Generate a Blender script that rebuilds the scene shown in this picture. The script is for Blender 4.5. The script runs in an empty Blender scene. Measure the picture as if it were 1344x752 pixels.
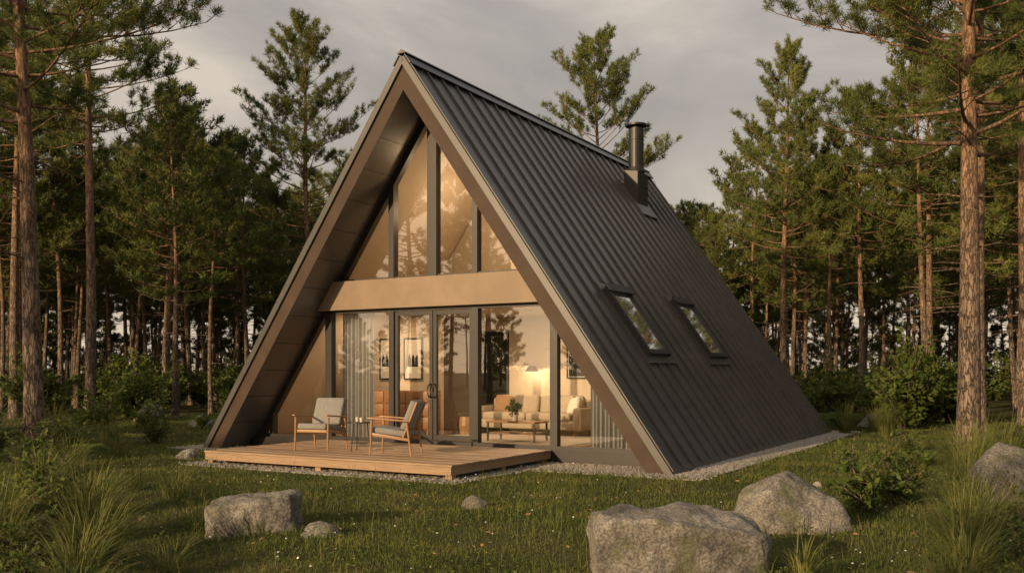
import bpy, bmesh, math, random
import numpy as np
from mathutils import Vector, Matrix, noise
rng=np.random.default_rng(7); random.seed(7)
D=bpy.data; SC=bpy.context.scene
def link(o):
    SC.collection.objects.link(o); return o
# ------------------------------------------------------------------ layout
A=0.527; MX,MY=-2.046,17.639; HW=5.308; H=7.549; L=12.1; TH=math.atan2(H,HW); CT,ST=math.cos(TH),math.sin(TH)
HD=0.24; R=1.0; TT=0.42; TN=TT*ST; SL=H/HW
ca,sa=math.cos(A),math.sin(A)
def UV(u,v): return (MX+u*ca+v*sa, MY-u*sa+v*ca)
def toUV(x,y):
    dx,dy=x-MX,y-MY
    return dx*ca-dy*sa, dx*sa+dy*ca
def ghe(x,y):
    x=np.asarray(x,float);y=np.asarray(y,float)
    u,v=toUV(x,y)
    d=np.maximum(np.abs(u)-6.2,np.maximum(-3.2-v,v-13))
    m=np.clip(d/3.0,0,1)
    hgt=0.05*np.sin(x*.9+1.3)*np.cos(y*.7)+0.035*np.sin(x*2.1+y*1.3)+0.10*np.sin(x*.21+.5)*np.sin(y*.17+1)
    return hgt*m-0.01
# ------------------------------------------------------------------ materials
def nmat(name):
    m=D.materials.new(name); m.use_nodes=True; nt=m.node_tree; b=nt.nodes['Principled BSDF']; return m,nt,b
def mat(name,c1,c2=None,rough=.6,metal=0,scale=5,bump=0.0,bscale=None,stretch=(1,1,1),detail=5,spec=.5,dist=.02,lo=.35,hi=.65,rvar=0):
    m,nt,b=nmat(name); N=nt.nodes; Lk=nt.links
    if c2 is None: c2=tuple(x*.8 for x in c1)
    tc=N.new('ShaderNodeTexCoord'); mp=N.new('ShaderNodeMapping'); mp.inputs['Scale'].default_value=stretch
    Lk.new(tc.outputs['Object'],mp.inputs[0])
    n=N.new('ShaderNodeTexNoise'); n.inputs['Scale'].default_value=scale; n.inputs['Detail'].default_value=detail; n.inputs['Roughness'].default_value=.6
    Lk.new(mp.outputs[0],n.inputs['Vector'])
    r=N.new('ShaderNodeValToRGB'); r.color_ramp.elements[0].position=lo; r.color_ramp.elements[1].position=hi
    r.color_ramp.elements[0].color=(*c1,1); r.color_ramp.elements[1].color=(*c2,1)
    Lk.new(n.outputs['Fac'],r.inputs[0]); Lk.new(r.outputs[0],b.inputs['Base Color'])
    b.inputs['Roughness'].default_value=rough; b.inputs['Metallic'].default_value=metal; b.inputs['Specular IOR Level'].default_value=spec
    if rvar:
        oi=N.new('ShaderNodeObjectInfo'); mr=N.new('ShaderNodeMapRange'); mr.inputs[3].default_value=1-rvar; mr.inputs[4].default_value=1+rvar
        hs=N.new('ShaderNodeHueSaturation'); Lk.new(oi.outputs['Random'],mr.inputs[0]); Lk.new(mr.outputs[0],hs.inputs['Value']); Lk.new(r.outputs[0],hs.inputs['Color']); Lk.new(hs.outputs[0],b.inputs['Base Color'])
    if bump:
        n2=N.new('ShaderNodeTexNoise'); n2.inputs['Scale'].default_value=bscale or scale*3; n2.inputs['Detail'].default_value=6
        Lk.new(mp.outputs[0],n2.inputs['Vector'])
        bp=N.new('ShaderNodeBump'); bp.inputs['Strength'].default_value=bump; bp.inputs['Distance'].default_value=dist
        Lk.new(n2.outputs['Fac'],bp.inputs['Height']); Lk.new(bp.outputs[0],b.inputs['Normal'])
    return m
M={}
M['roof']=mat('standing_seam_metal',(.050,.049,.049),(.070,.068,.066),rough=.33,scale=1.2,bump=.06,bscale=2.2,spec=.8,rvar=.06)
M['fascia']=mat('bronze_fascia',(.050,.034,.024),(.068,.047,.033),rough=.6,scale=1.5,spec=.2)
M['beam']=mat('bronze_beam',(.20,.145,.095),(.25,.18,.12),rough=.5,scale=1.5,spec=.4)
M['soffit']=mat('brown_soffit_boards',(.032,.022,.015),(.048,.033,.023),rough=.75,scale=4,stretch=(6,.3,6),spec=.2)
M['frame']=mat('black_frame',(.018,.016,.015),(.024,.021,.019),rough=.4)
M['deck']=mat('deck_wood',(.38,.265,.17),(.25,.165,.10),rough=.55,scale=3,stretch=(.6,9,9),bump=.3,bscale=8,rvar=.22)
M['deckside']=mat('deck_edge_wood',(.34,.23,.14),(.24,.16,.10),rough=.65,scale=3,stretch=(.6,4,9))
M['plaster']=mat('warm_plaster',(.56,.47,.36),(.60,.51,.40),rough=.9,scale=2)
M['floor']=mat('oak_floor',(.33,.22,.13),(.25,.16,.09),rough=.45,scale=3,stretch=(1,8,1))
M['concrete']=mat('concrete',(.22,.20,.18),(.30,.28,.25),rough=.9,scale=6,bump=.2)
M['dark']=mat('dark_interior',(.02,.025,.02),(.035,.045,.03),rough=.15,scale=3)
M['fabric']=mat('grey_fabric',(.19,.19,.185),(.24,.24,.23),rough=.95,scale=30,bump=.2,bscale=150,dist=.003)
M['sofa']=mat('beige_fabric',(.40,.335,.25),(.46,.39,.30),rough=.95,scale=20,bump=.2,bscale=120,dist=.003)
M['cush']=mat('brown_cushion',(.30,.17,.09),(.36,.22,.12),rough=.95,scale=20)
M['wood']=mat('oak_furniture',(.38,.22,.11),(.28,.155,.075),rough=.45,scale=4,stretch=(1,1,6))
M['orange']=mat('teak_dresser',(.33,.15,.06),(.23,.10,.04),rough=.4,scale=4,stretch=(1,1,8),rvar=.1)
M['black']=mat('black_metal',(.015,.015,.015),(.02,.02,.02),rough=.45)
M['white']=mat('white_paper',(.66,.62,.55),(.7,.66,.58),rough=.8)
M['ceramic']=mat('ceramic',(.5,.45,.4),(.55,.5,.45),rough=.3)
M['rug']=mat('wool_rug',(.5,.44,.35),(.42,.36,.28),rough=1,scale=12)
def curtain_mat():
    m,nt,b=nmat('sheer_curtain'); N=nt.nodes;Lk=nt.links
    d=N.new('ShaderNodeBsdfDiffuse'); d.inputs[0].default_value=(.42,.43,.44,1)
    t=N.new('ShaderNodeBsdfTranslucent'); t.inputs[0].default_value=(.42,.42,.42,1)
    mx=N.new('ShaderNodeMixShader'); mx.inputs[0].default_value=.25
    Lk.new(d.outputs[0],mx.inputs[1]);Lk.new(t.outputs[0],mx.inputs[2]);Lk.new(mx.outputs[0],N['Material Output'].inputs[0]); return m
M['curtain']=curtain_mat()
def glass_mat():
    m,nt,b=nmat('window_glass'); N=nt.nodes;Lk=nt.links; N.remove(b)
    tr=N.new('ShaderNodeBsdfTransparent'); tr.inputs[0].default_value=(.92,.93,.92,1)
    gl=N.new('ShaderNodeBsdfGlossy'); gl.inputs['Roughness'].default_value=.008
    fr=N.new('ShaderNodeFresnel'); fr.inputs[0].default_value=1.6
    mu=N.new('ShaderNodeMath'); mu.operation='MULTIPLY_ADD'; mu.inputs[1].default_value=1.6; mu.inputs[2].default_value=.11; mu.use_clamp=True
    mx=N.new('ShaderNodeMixShader')
    Lk.new(fr.outputs[0],mu.inputs[0]); Lk.new(mu.outputs[0],mx.inputs[0]); Lk.new(tr.outputs[0],mx.inputs[1]); Lk.new(gl.outputs[0],mx.inputs[2])
    Lk.new(mx.outputs[0],N['Material Output'].inputs[0]); return m
M['glass']=glass_mat()
def sky_glass():
    m,nt,b=nmat('skylight_glass'); b.inputs['Base Color'].default_value=(.70,.72,.74,1); b.inputs['Roughness'].default_value=.03
    b.inputs['Metallic'].default_value=.9; return m
M['skyglass']=sky_glass()
def foliage(name,c1,c2,c3,scale=1.5,trans=.3,rough=.6):
    m,nt,b=nmat(name); N=nt.nodes;Lk=nt.links
    geo=N.new('ShaderNodeNewGeometry'); oi=N.new('ShaderNodeObjectInfo')
    n=N.new('ShaderNodeTexNoise'); n.inputs['Scale'].default_value=scale; n.inputs['Detail'].default_value=4
    Lk.new(geo.outputs['Position'],n.inputs['Vector'])
    r=N.new('ShaderNodeValToRGB'); e=r.color_ramp.elements; e[0].position=.3;e[1].position=.72; e[0].color=(*c1,1); e[1].color=(*c3,1)
    e2=e.new(.5); e2.color=(*c2,1)
    Lk.new(n.outputs['Fac'],r.inputs[0])
    hs=N.new('ShaderNodeHueSaturation'); mr=N.new('ShaderNodeMapRange'); mr.inputs[3].default_value=.78; mr.inputs[4].default_value=1.22
    Lk.new(oi.outputs['Random'],mr.inputs[0]); Lk.new(mr.outputs[0],hs.inputs['Value']); Lk.new(r.outputs[0],hs.inputs['Color'])
    Lk.new(hs.outputs[0],b.inputs['Base Color']); b.inputs['Roughness'].default_value=rough; b.inputs['Specular IOR Level'].default_value=.25
    t=N.new('ShaderNodeBsdfTranslucent'); Lk.new(hs.outputs[0],t.inputs[0])
    mx=N.new('ShaderNodeMixShader'); mx.inputs[0].default_value=trans
    Lk.new(b.outputs[0],mx.inputs[1]);Lk.new(t.outputs[0],mx.inputs[2]);Lk.new(mx.outputs[0],N['Material Output'].inputs[0]); return m
M['needle']=foliage('pine_needles',(.062,.09,.024),(.115,.145,.036),(.20,.205,.052),scale=.9,trans=.25)
M['leaf']=foliage('shrub_leaves',(.06,.095,.022),(.10,.14,.03),(.17,.19,.045),scale=2.5,trans=.4)
M['grass']=foliage('grass_blades',(.058,.09,.022),(.105,.135,.034),(.20,.195,.062),scale=1.1,trans=.4)
M['tall']=foliage('tall_grass_blades',(.09,.12,.03),(.15,.17,.045),(.27,.24,.09),scale=5,trans=.4)
def bark():
    m,nt,b=nmat('pine_bark'); N=nt.nodes;Lk=nt.links
    tc=N.new('ShaderNodeTexCoord'); mp=N.new('ShaderNodeMapping'); mp.inputs['Scale'].default_value=(1,1,.22)
    Lk.new(tc.outputs['Object'],mp.inputs[0])
    vo=N.new('ShaderNodeTexVoronoi'); vo.feature='DISTANCE_TO_EDGE'; vo.inputs['Scale'].default_value=15
    nz=N.new('ShaderNodeTexNoise'); nz.inputs['Scale'].default_value=12; nz.inputs['Detail'].default_value=6; nz.inputs['Roughness'].default_value=.7
    Lk.new(mp.outputs[0],nz.inputs['Vector'])
    va=N.new('ShaderNodeVectorMath'); va.operation='MULTIPLY_ADD'; va.inputs[1].default_value=(.22,.22,.16)
    Lk.new(nz.outputs['Color'],va.inputs[0]); Lk.new(mp.outputs[0],va.inputs[2]); Lk.new(va.outputs[0],vo.inputs['Vector'])
    r=N.new('ShaderNodeValToRGB'); r.color_ramp.elements[0].color=(.05,.036,.027,1); r.color_ramp.elements[1].position=.12; r.color_ramp.elements[1].color=(.27,.205,.155,1)
    Lk.new(vo.outputs['Distance'],r.inputs[0])
    sx=N.new('ShaderNodeSeparateXYZ'); Lk.new(tc.outputs['Object'],sx.inputs[0])
    mr=N.new('ShaderNodeMapRange'); mr.inputs[1].default_value=2.5; mr.inputs[2].default_value=8; Lk.new(sx.outputs[2],mr.inputs[0])
    up=N.new('ShaderNodeMixRGB'); up.inputs[2].default_value=(.42,.24,.125,1); mm=N.new('ShaderNodeMath'); mm.operation='MULTIPLY'; mm.inputs[1].default_value=.7
    Lk.new(mr.outputs[0],mm.inputs[0]); Lk.new(mm.outputs[0],up.inputs[0]); Lk.new(r.outputs[0],up.inputs[1])
    n2=N.new('ShaderNodeTexNoise'); n2.inputs['Scale'].default_value=9; n2.inputs['Detail'].default_value=5; Lk.new(mp.outputs[0],n2.inputs['Vector'])
    rr=N.new('ShaderNodeValToRGB'); rr.color_ramp.elements[0].position=.3; rr.color_ramp.elements[1].position=.65; rr.color_ramp.elements[0].color=(.4,.38,.36,1); Lk.new(n2.outputs['Fac'],rr.inputs[0])
    ml=N.new('ShaderNodeMixRGB'); ml.blend_type='MULTIPLY'; ml.inputs[0].default_value=.8; Lk.new(up.outputs[0],ml.inputs[1]); Lk.new(rr.outputs[0],ml.inputs[2])
    Lk.new(ml.outputs[0],b.inputs['Base Color']); b.inputs['Roughness'].default_value=.9
    bp=N.new('ShaderNodeBump'); bp.inputs['Strength'].default_value=1; bp.inputs['Distance'].default_value=.05
    cl=N.new('ShaderNodeMath'); cl.operation='MINIMUM'; cl.inputs[1].default_value=.12; Lk.new(vo.outputs['Distance'],cl.inputs[0])
    ad=N.new('ShaderNodeMath'); ad.operation='MULTIPLY_ADD'; ad.inputs[1].default_value=4; Lk.new(cl.outputs[0],ad.inputs[0]); Lk.new(nz.outputs['Fac'],ad.inputs[2])
    Lk.new(ad.outputs[0],bp.inputs['Height']); Lk.new(bp.outputs[0],b.inputs['Normal'])
    return m
M['bark']=bark()
def rockmat():
    m,nt,b=nmat('granite'); N=nt.nodes;Lk=nt.links
    tc=N.new('ShaderNodeNewGeometry')
    n=N.new('ShaderNodeTexNoise'); n.inputs['Scale'].default_value=2.6; n.inputs['Detail'].default_value=9; n.inputs['Roughness'].default_value=.72
    Lk.new(tc.outputs['Position'],n.inputs['Vector'])
    r=N.new('ShaderNodeValToRGB'); e=r.color_ramp.elements; e[0].position=.36; e[1].position=.64; e[0].color=(.12,.115,.105,1); e[1].color=(.40,.375,.33,1)
    Lk.new(n.outputs['Fac'],r.inputs[0])
    sp=N.new('ShaderNodeTexNoise'); sp.inputs['Scale'].default_value=48; sp.inputs['Detail'].default_value=4; Lk.new(tc.outputs['Position'],sp.inputs['Vector'])
    r2=N.new('ShaderNodeValToRGB'); r2.color_ramp.elements[0].position=.4; r2.color_ramp.elements[1].position=.58; r2.color_ramp.elements[0].color=(.3,.3,.3,1)
    Lk.new(sp.outputs['Fac'],r2.inputs[0])
    ml=N.new('ShaderNodeMixRGB'); ml.blend_type='MULTIPLY'; ml.inputs[0].default_value=.7; Lk.new(r.outputs[0],ml.inputs[1]);Lk.new(r2.outputs[0],ml.inputs[2])
    n3=N.new('ShaderNodeTexNoise'); n3.inputs['Scale'].default_value=4; n3.inputs['Detail'].default_value=6; Lk.new(tc.outputs['Position'],n3.inputs['Vector'])
    r3=N.new('ShaderNodeValToRGB'); r3.color_ramp.elements[0].position=.54; r3.color_ramp.elements[1].position=.64; Lk.new(n3.outputs['Fac'],r3.inputs[0])
    ms=N.new('ShaderNodeMixRGB'); ms.inputs[2].default_value=(.11,.12,.05,1); mm=N.new('ShaderNodeMath'); mm.operation='MULTIPLY'; mm.inputs[1].default_value=.65
    Lk.new(r3.outputs[0],mm.inputs[0]); Lk.new(mm.outputs[0],ms.inputs[0]); Lk.new(ml.outputs[0],ms.inputs[1]); Lk.new(ms.outputs[0],b.inputs['Base Color'])
    b.inputs['Roughness'].default_value=.9
    bp=N.new('ShaderNodeBump'); bp.inputs['Strength'].default_value=1; bp.inputs['Distance'].default_value=.06
    n4=N.new('ShaderNodeTexNoise'); n4.inputs['Scale'].default_value=7; n4.inputs['Detail'].default_value=10; n4.inputs['Roughness'].default_value=.7; Lk.new(tc.outputs['Position'],n4.inputs['Vector'])
    Lk.new(n4.outputs['Fac'],bp.inputs['Height']); Lk.new(bp.outputs[0],b.inputs['Normal']); return m
M['rock']=rockmat()
M['gravel']=mat('gravel_stones',(.22,.20,.18),(.42,.39,.35),rough=.9,scale=25,detail=2)
M['ground']=mat('meadow_soil',(.05,.058,.02),(.09,.08,.035),rough=1,scale=.8,bump=.6,bscale=14,dist=.05,spec=.1)
M['flower']=mat('white_petals',(.75,.75,.7),(.8,.8,.75),rough=.8)
M['dead']=mat('dry_leaf',(.22,.12,.05),(.32,.2,.09),rough=.9)
# ------------------------------------------------------------------ mesh helpers
def pmesh(name,verts,faces,m,parent=None,smooth=False):
    me=D.meshes.new(name); me.from_pydata([tuple(v) for v in verts],[],faces); me.update()
    for mm in (m if isinstance(m,(list,tuple)) else [m]): me.materials.append(mm)
    o=link(D.objects.new(name,me))
    if smooth: me.shade_smooth()
    if parent: o.parent=parent
    return o
def fast_mesh(name,V,Q=None,T=None,mats=(),mq=0,mt=0,smooth=False):
    V=np.asarray(V,np.float32); Q=np.zeros((0,4),int) if Q is None else np.asarray(Q,int).reshape(-1,4); T=np.zeros((0,3),int) if T is None else np.asarray(T,int).reshape(-1,3)
    me=D.meshes.new(name); me.vertices.add(len(V)); me.vertices.foreach_set('co',V.ravel())
    lp=np.concatenate([Q.ravel(),T.ravel()]).astype(np.int32); me.loops.add(len(lp)); me.loops.foreach_set('vertex_index',lp)
    ls=np.concatenate([np.arange(len(Q))*4, len(Q)*4+np.arange(len(T))*3]).astype(np.int32)
    me.polygons.add(len(ls)); me.polygons.foreach_set('loop_start',ls)
    me.polygons.foreach_set('material_index',np.concatenate([np.full(len(Q),mq),np.full(len(T),mt)]).astype(np.int32))
    if smooth: me.polygons.foreach_set('use_smooth',np.concatenate([np.ones(len(Q),bool),np.zeros(len(T),bool)]))
    me.update(calc_edges=True)
    for mm in mats: me.materials.append(mm)
    return me
def hexa(name,c,m,parent=None,bevel=0):
    o=pmesh(name,c,[(0,3,2,1),(4,5,6,7),(0,1,5,4),(1,2,6,5),(2,3,7,6),(3,0,4,7)],m,parent)
    if bevel:
        b=o.modifiers.new('b','BEVEL'); b.width=bevel; b.segments=2
    return o
def box(name,x0,x1,y0,y1,z0,z1,m,parent=None,bevel=0):
    return hexa(name,[(x0,y0,z0),(x1,y0,z0),(x1,y1,z0),(x0,y1,z0),(x0,y0,z1),(x1,y0,z1),(x1,y1,z1),(x0,y1,z1)],m,parent,bevel)
def rbox(name,c,s,m,parent=None,rot=(0,0,0),bevel=.02,seg=3):
    x,y,z=[q/2 for q in s]
    o=box(name,-x,x,-y,y,-z,z,m,parent); o.location=c; o.rotation_euler=rot
    b=o.modifiers.new('b','BEVEL'); b.width=bevel; b.segments=seg
    o.data.shade_smooth() if seg>2 else None
    return o
def prism(name,poly,v0,v1,m,parent=None):
    n=len(poly); vs=[(u,v0,z) for u,z in poly]+[(u,v1,z) for u,z in poly]
    fs=[tuple(range(n)),tuple(range(2*n-1,n-1,-1))]+[(i+n,(i+1)%n+n,(i+1)%n,i) for i in range(n)]
    return pmesh(name,vs,fs,m,parent)
def sbox(name,side,d0,d1,v0,v1,n0,n1,m,parent=None):
    c=[]
    for n in (n0,n1):
        for d,v in((d0,v0),(d1,v0),(d1,v1),(d0,v1)):
            c.append((side*(d*CT+n*ST),v,H-d*ST+n*CT))
    return hexa(name,c,m,parent)
def empty(name,loc=(0,0,0),rz=0,parent=None):
    o=link(D.objects.new(name,None)); o.location=loc; o.rotation_euler=(0,0,rz); o.parent=parent; o.empty_display_size=.3; return o
def croot(name,u,v,z,rot=0):
    x,y=UV(u,v); return empty(name,(x,y,z),-A+rot)
def tube_arr(P,Rr,k):
    P=np.asarray(P,float);n=len(P); T=np.gradient(P,axis=0); T/=np.linalg.norm(T,axis=1)[:,None]+1e-9
    ref=np.array([0,0,1.]) if abs(T[0][2])<.8 else np.array([1.,0,0])
    a=np.cross(T,ref); a/=np.linalg.norm(a,axis=1)[:,None]+1e-9; b=np.cross(T,a)
    th=np.arange(k)*2*np.pi/k
    V=(P[:,None]+np.asarray(Rr)[:,None,None]*(np.cos(th)[None,:,None]*a[:,None]+np.sin(th)[None,:,None]*b[:,None])).reshape(-1,3)
    i=np.arange(n-1)[:,None]*k; j=np.arange(k)[None,:]; j2=(j+1)%k
    Q=np.stack([i+j,i+j2,i+k+j2,i+k+j],-1).reshape(-1,4)
    return V,Q
def tube(name,P,Rr,m,parent=None,k=12,caps=True):
    V,Q=tube_arr(P,Rr,k); fs=[tuple(q) for q in Q]
    if caps:
        n=len(V); fs+= [tuple(range(k-1,-1,-1)),tuple(range(n-k,n))]
    return pmesh(name,V,fs,m,parent,smooth=False)
# ------------------------------------------------------------------ cabin
CAB=empty('a_frame_cabin',(MX,MY,0),-A)
for side,nm in((1,'roof_slope_right'),(-1,'roof_slope_left')):
    poly=[(0,H),(side*HW,0),(side*(HW-TT),0),(0,H-TT*SL)]
    if side<0: poly=poly[::-1]
    o=prism(nm,poly,0,L,[M['fascia'],M['roof'],M['soffit']],CAB)
    for p in o.data.polygons:
        n=p.normal
        if abs(n.y)>.9: p.material_index=0
        elif n.z>.3: p.material_index=1
        else: p.material_index=2
    D_=math.hypot(H,HW)
    sbox(nm+'_sheet',side,.02,D_-.02,-.03,L+.03,.004,.03,M['roof'],CAB)
    v=.02
    while v<L:
        sbox(nm+'_seam',side,.05,D_-.03,v-.014,v+.014,.03,.072,M['roof'],CAB); v+=.497
    sbox(nm+'_rake_trim',side,.0,D_-.01,-.05,.0,-.07,.05,M['roof'],CAB)
    sbox(nm+'_eave_trim',side,D_-.10,D_-.0,-.04,L+.04,.03,.05,M['roof'],CAB)
    sbox('ridge_cap',side,-.0,.22,-.06,L+.06,.075,.095,M['roof'],CAB)
    for i in range(1,12): # tongue-and-groove lines on the overhang soffit
        d=.8+i*.68
        if d<D_-.4: sbox('soffit_batten',side,d-.008,d+.008,.01,R-.07,-TN-.004,-TN+.002,M['frame'],CAB)
prism('ridge_cap_top',[(-.10,H+.075),(.10,H+.075),(0,H+.15)],-.07,L+.07,M['roof'],CAB)
inn=lambda z:(H-z)/SL-TT
zb,zt=2.93,3.52
prism('gable_beam',[(-inn(zb)-.0,zb),(inn(zb),zb),(inn(zt),zt),(-inn(zt),zt)],R-.22,R+.04,M['beam'],CAB)
g=.03
za=H-TT*SL-.05
pmesh('lower_glass',[(-inn(HD)+g,R,HD),(inn(HD)-g,R,HD),(inn(zb)-g,R,zb),(-inn(zb)+g,R,zb)],[(0,1,2,3)],M['glass'],CAB)
pmesh('upper_glass',[(-inn(zt)+g,R,zt),(inn(zt)-g,R,zt),(0,R,za)],[(0,1,2)],M['glass'],CAB)
for side in(1,-1):
    sbox('gable_rake_frame',side,.62,D_-.45,R-.06,R+.08,-TN-.11,-TN+.005,M['frame'],CAB)
def mull(u,w,z0,z1,d=.07,name='mullion'):
    box(name,u-w/2,u+w/2,R-d,R+d,z0,z1,M['frame'],CAB)
for u,w in((-2.66,.17),(-1.0,.12),(1.0,.14),(2.70,.15)): mull(u,w,HD+.06,zb)
for u,w in((-4.29,.1),(4.29,.13)): mull(u,w,HD+.06,H-(abs(u)+TT)*SL-.05)
for u,w in((-1.0,.13),(0,.22),(1.0,.12)): mull(u,w,zt,H-(abs(u)+TT+.06)*SL-.02,d=.08,name='upper_mullion')
box('sill_frame',-inn(HD)+.02,inn(HD)-.02,R-.09,R+.09,HD-.02,HD+.06,M['frame'],CAB)
box('upper_sill',-inn(zt)+.02,inn(zt)-.02,R-.05,R+.07,zt,zt+.05,M['frame'],CAB)
box('head_frame',-inn(zb)+.02,inn(zb)-.02,R-.065,R+.075,zb-.06,zb,M['frame'],CAB)
for x0,x1 in((-.93,-.01),(.01,.93)):
    for a,b in((x0,x0+.075),(x1-.075,x1)): box('door_stile',a,b,R-.035,R+.035,HD+.07,zb-.07,M['frame'],CAB)
    box('door_rail',x0+.075,x1-.075,R-.03,R+.03,HD+.07,HD+.17,M['frame'],CAB)
    box('door_rail',x0+.075,x1-.075,R-.03,R+.03,zb-.15,zb-.07,M['frame'],CAB)
for s in(-1,1):
    tube('door_handle',[(s*.045,R-.04,1.15),(s*.045,R-.10,1.16),(s*.07,R-.11,1.2),(s*.07,R-.11,1.36),(s*.045,R-.10,1.40),(s*.045,R-.04,1.41)],[.016]*6,M['black'],CAB,k=8)
box('foundation',-HW+.5,HW-.5,R-.12,L-.2,-.05,HD-.025,M['concrete'],CAB)
box('base_board',-HW+.42,HW-.42,R-.16,R-.125,.03,HD-.01,M['frame'],CAB)
for side in(1,-1):
    sbox('inner_lining',side,.75,D_-.5,R+.09,L-.3,-TN-.03,-TN-.006,M['plaster'],CAB)
box('interior_floor',-inn(HD)+.05,inn(HD)-.05,R+.1,L-.3,HD-.02,HD,M['floor'],CAB)
box('loft_floor',-inn(2.97)+.06,inn(2.97)-.06,R+.09,6.5,2.97,3.35,M['plaster'],CAB)
BW=5.1
def wallpoly(name,u0,u1,z0,z1,v0,v1,m=None):
    lim=lambda u,z: max(min(u,inn(z)-.04),-inn(z)+.04)
    prism(name,[(lim(u0,z0),z0),(lim(u1,z0),z0),(lim(u1,z1),z1),(lim(u0,z1),z1)],v0,v1,m or M['plaster'],CAB)
wallpoly('back_wall',-.68,4.9,HD,2.97,BW,BW+.12)
wallpoly('back_wall',-4.9,-1.45,HD,2.97,BW,BW+.12)
wallpoly('back_wall_header',-1.45,-.68,2.62,2.97,BW,BW+.12)
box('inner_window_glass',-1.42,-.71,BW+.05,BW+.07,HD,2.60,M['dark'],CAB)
for a,b in((-1.45,-1.39),(-.74,-.68)): box('inner_window_frame',a,b,BW-.03,BW+.04,HD,2.62,M['frame'],CAB)
box('inner_window_frame',-1.39,-.74,BW-.03,BW+.04,2.56,2.62,M['frame'],CAB)
wallpoly('partition_wall',-4.9,-1.35,HD,2.97,3.2,3.32)
prism('loft_wall',[(-inn(3.35)+.05,3.35),(inn(3.35)-.05,3.35),(0,za-.1)],4.2,4.3,M['plaster'],CAB)
prism('rear_gable_wall',[(-inn(0)+.0,0),(inn(0),0),(0,H-TT*SL)],L-.25,L-.1,M['soffit'],CAB)
# chimney
CH=empty('chimney',parent=CAB)
hexa('chimney_box',[(.75,8.65,5.4),(1.15,8.65,5.4),(1.15,9.35,5.4),(.75,9.35,5.4),(.75,8.65,6.98),(1.15,8.65,6.92),(1.15,9.35,6.92),(.75,9.35,6.98)],M['black'],CH,.015)
sbox('chimney_flashing',1,1.08,2.25,8.5,9.5,.03,.085,M['roof'],CH)
tube('chimney_pipe',[(.95,9.0,6.7),(.95,9.0,8.1)],[.2,.2],M['black'],CH,24)
tube('chimney_collar',[(.95,9.0,6.95),(.95,9.0,7.07)],[.25,.21],M['black'],CH,24)
tube('chimney_band',[(.95,9.0,7.8),(.95,9.0,7.84)],[.21,.21],M['black'],CH,24)
tube('chimney_cap',[(.95,9.0,8.17),(.95,9.0,8.22),(.95,9.0,8.26)],[.29,.29,.1],M['black'],CH,24)
tube('chimney_vent',[(.95,9.0,8.08),(.95,9.0,8.18)],[.15,.15],M['black'],CH,16)
for v0,v1 in((2.15,3.3),(5.75,6.95)):
    S=empty('skylight',parent=CAB); d0,d1=5.32,6.9
    sbox('flashing',1,d0-.14,d1+.16,v0-.13,v1+.13,.03,.082,M['roof'],S)
    for (a,b,c,e) in((d0,d0+.1,v0,v1),(d1-.1,d1,v0,v1),(d0+.1,d1-.1,v0,v0+.1),(d0+.1,d1-.1,v1-.1,v1)):
        sbox('skylight_frame',1,a,b,c,e,.05,.17,M['black'],S)
    sbox('skylight_hood',1,d0-.06,d0+.12,v0-.03,v1+.03,.17,.20,M['black'],S)
    sbox('skylight_pane',1,d0+.1,d1-.1,v0+.1,v1-.1,.06,.13,M['skyglass'],S)
# ------------------------------------------------------------------ deck
DK=empty('wooden_deck',(MX,MY,0),-A)
du0,du1,dv0,dv1=-2.62,2.70,-2.42,R-.17
v=dv0; 
while v<dv1-.05:
    e=min(v+.136,dv1); box('deck_board',du0-.02,du1+.02,v,e,HD-.032,HD+random.uniform(-.003,.003),M['deck'],DK,.005); v+=.148
box('rim_board_front',du0,du1,dv0+.01,dv0+.05,HD-.16,HD-.036,M['deckside'],DK)
box('rim_board_left',du0,du0+.04,dv0+.05,dv1,HD-.16,HD-.036,M['deckside'],DK)
box('rim_board_right',du1-.04,du1,dv0+.05,dv1,HD-.16,HD-.036,M['deckside'],DK)
for u in(du0+.08,0,du1-.08):
    for v in(dv0+.12,-.8,.6): box('deck_post',u-.06,u+.06,v-.06,v+.06,-.1,HD-.037,M['deckside'],DK)
# ------------------------------------------------------------------ furniture
def chair(u,v,rot):
    c=croot('lounge_chair',u,v,HD,rot); w=.33
    for s in(-1,1):
        tube('front_leg',[(s*w,-.34,0),(s*w,-.31,.60)],[.015,.022],M['wood'],c,8)
        tube('rear_leg',[(s*w,.38,0),(s*w,.30,.56)],[.015,.022],M['wood'],c,8)
        rbox('armrest',(s*w,-.01,.61),(.05,.76,.028),M['wood'],c,(math.radians(-4),0,0),.01)
        rbox('side_rail',(s*(w-.01),0,.32),(.025,.66,.05),M['wood'],c,(math.radians(-8),0,0),.006)
        rbox('back_stile',(s*(w-.045),.34,.60),(.025,.03,.66),M['wood'],c,(math.radians(-22),0,0),.006)
    rbox('front_rail',(0,-.31,.35),(.60,.025,.05),M['wood'],c,bevel=.006)
    rbox('seat_cushion',(0,-.03,.40),(.58,.62,.11),M['fabric'],c,(math.radians(-7),0,0),.035)
    rbox('back_cushion',(0,.31,.68),(.58,.11,.52),M['fabric'],c,(math.radians(-22),0,0),.035)
chair(-.97,-1.2,math.radians(12)); chair(.84,-1.35,math.radians(-70))
T=croot('side_table',-.15,-1.1,HD)
tube('table_top',[(0,0,.5),(0,0,.52)],[.22,.22],M['black'],T,28)
for i in range(3):
    a=i*2.094+.4; tube('table_leg',[(.14*math.cos(a),.14*math.sin(a),.5),(.2*math.cos(a),.2*math.sin(a),0)],[.009,.009],M['black'],T,8)
tube('lower_ring',[(0,0,.14),(0,0,.15)],[.17,.17],M['black'],T,24)
for dx,dy in((-.07,.03),(.08,-.04)): tube('cup',[(dx,dy,.52),(dx,dy,.60)],[.03,.036],M['ceramic'],T,14)
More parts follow.
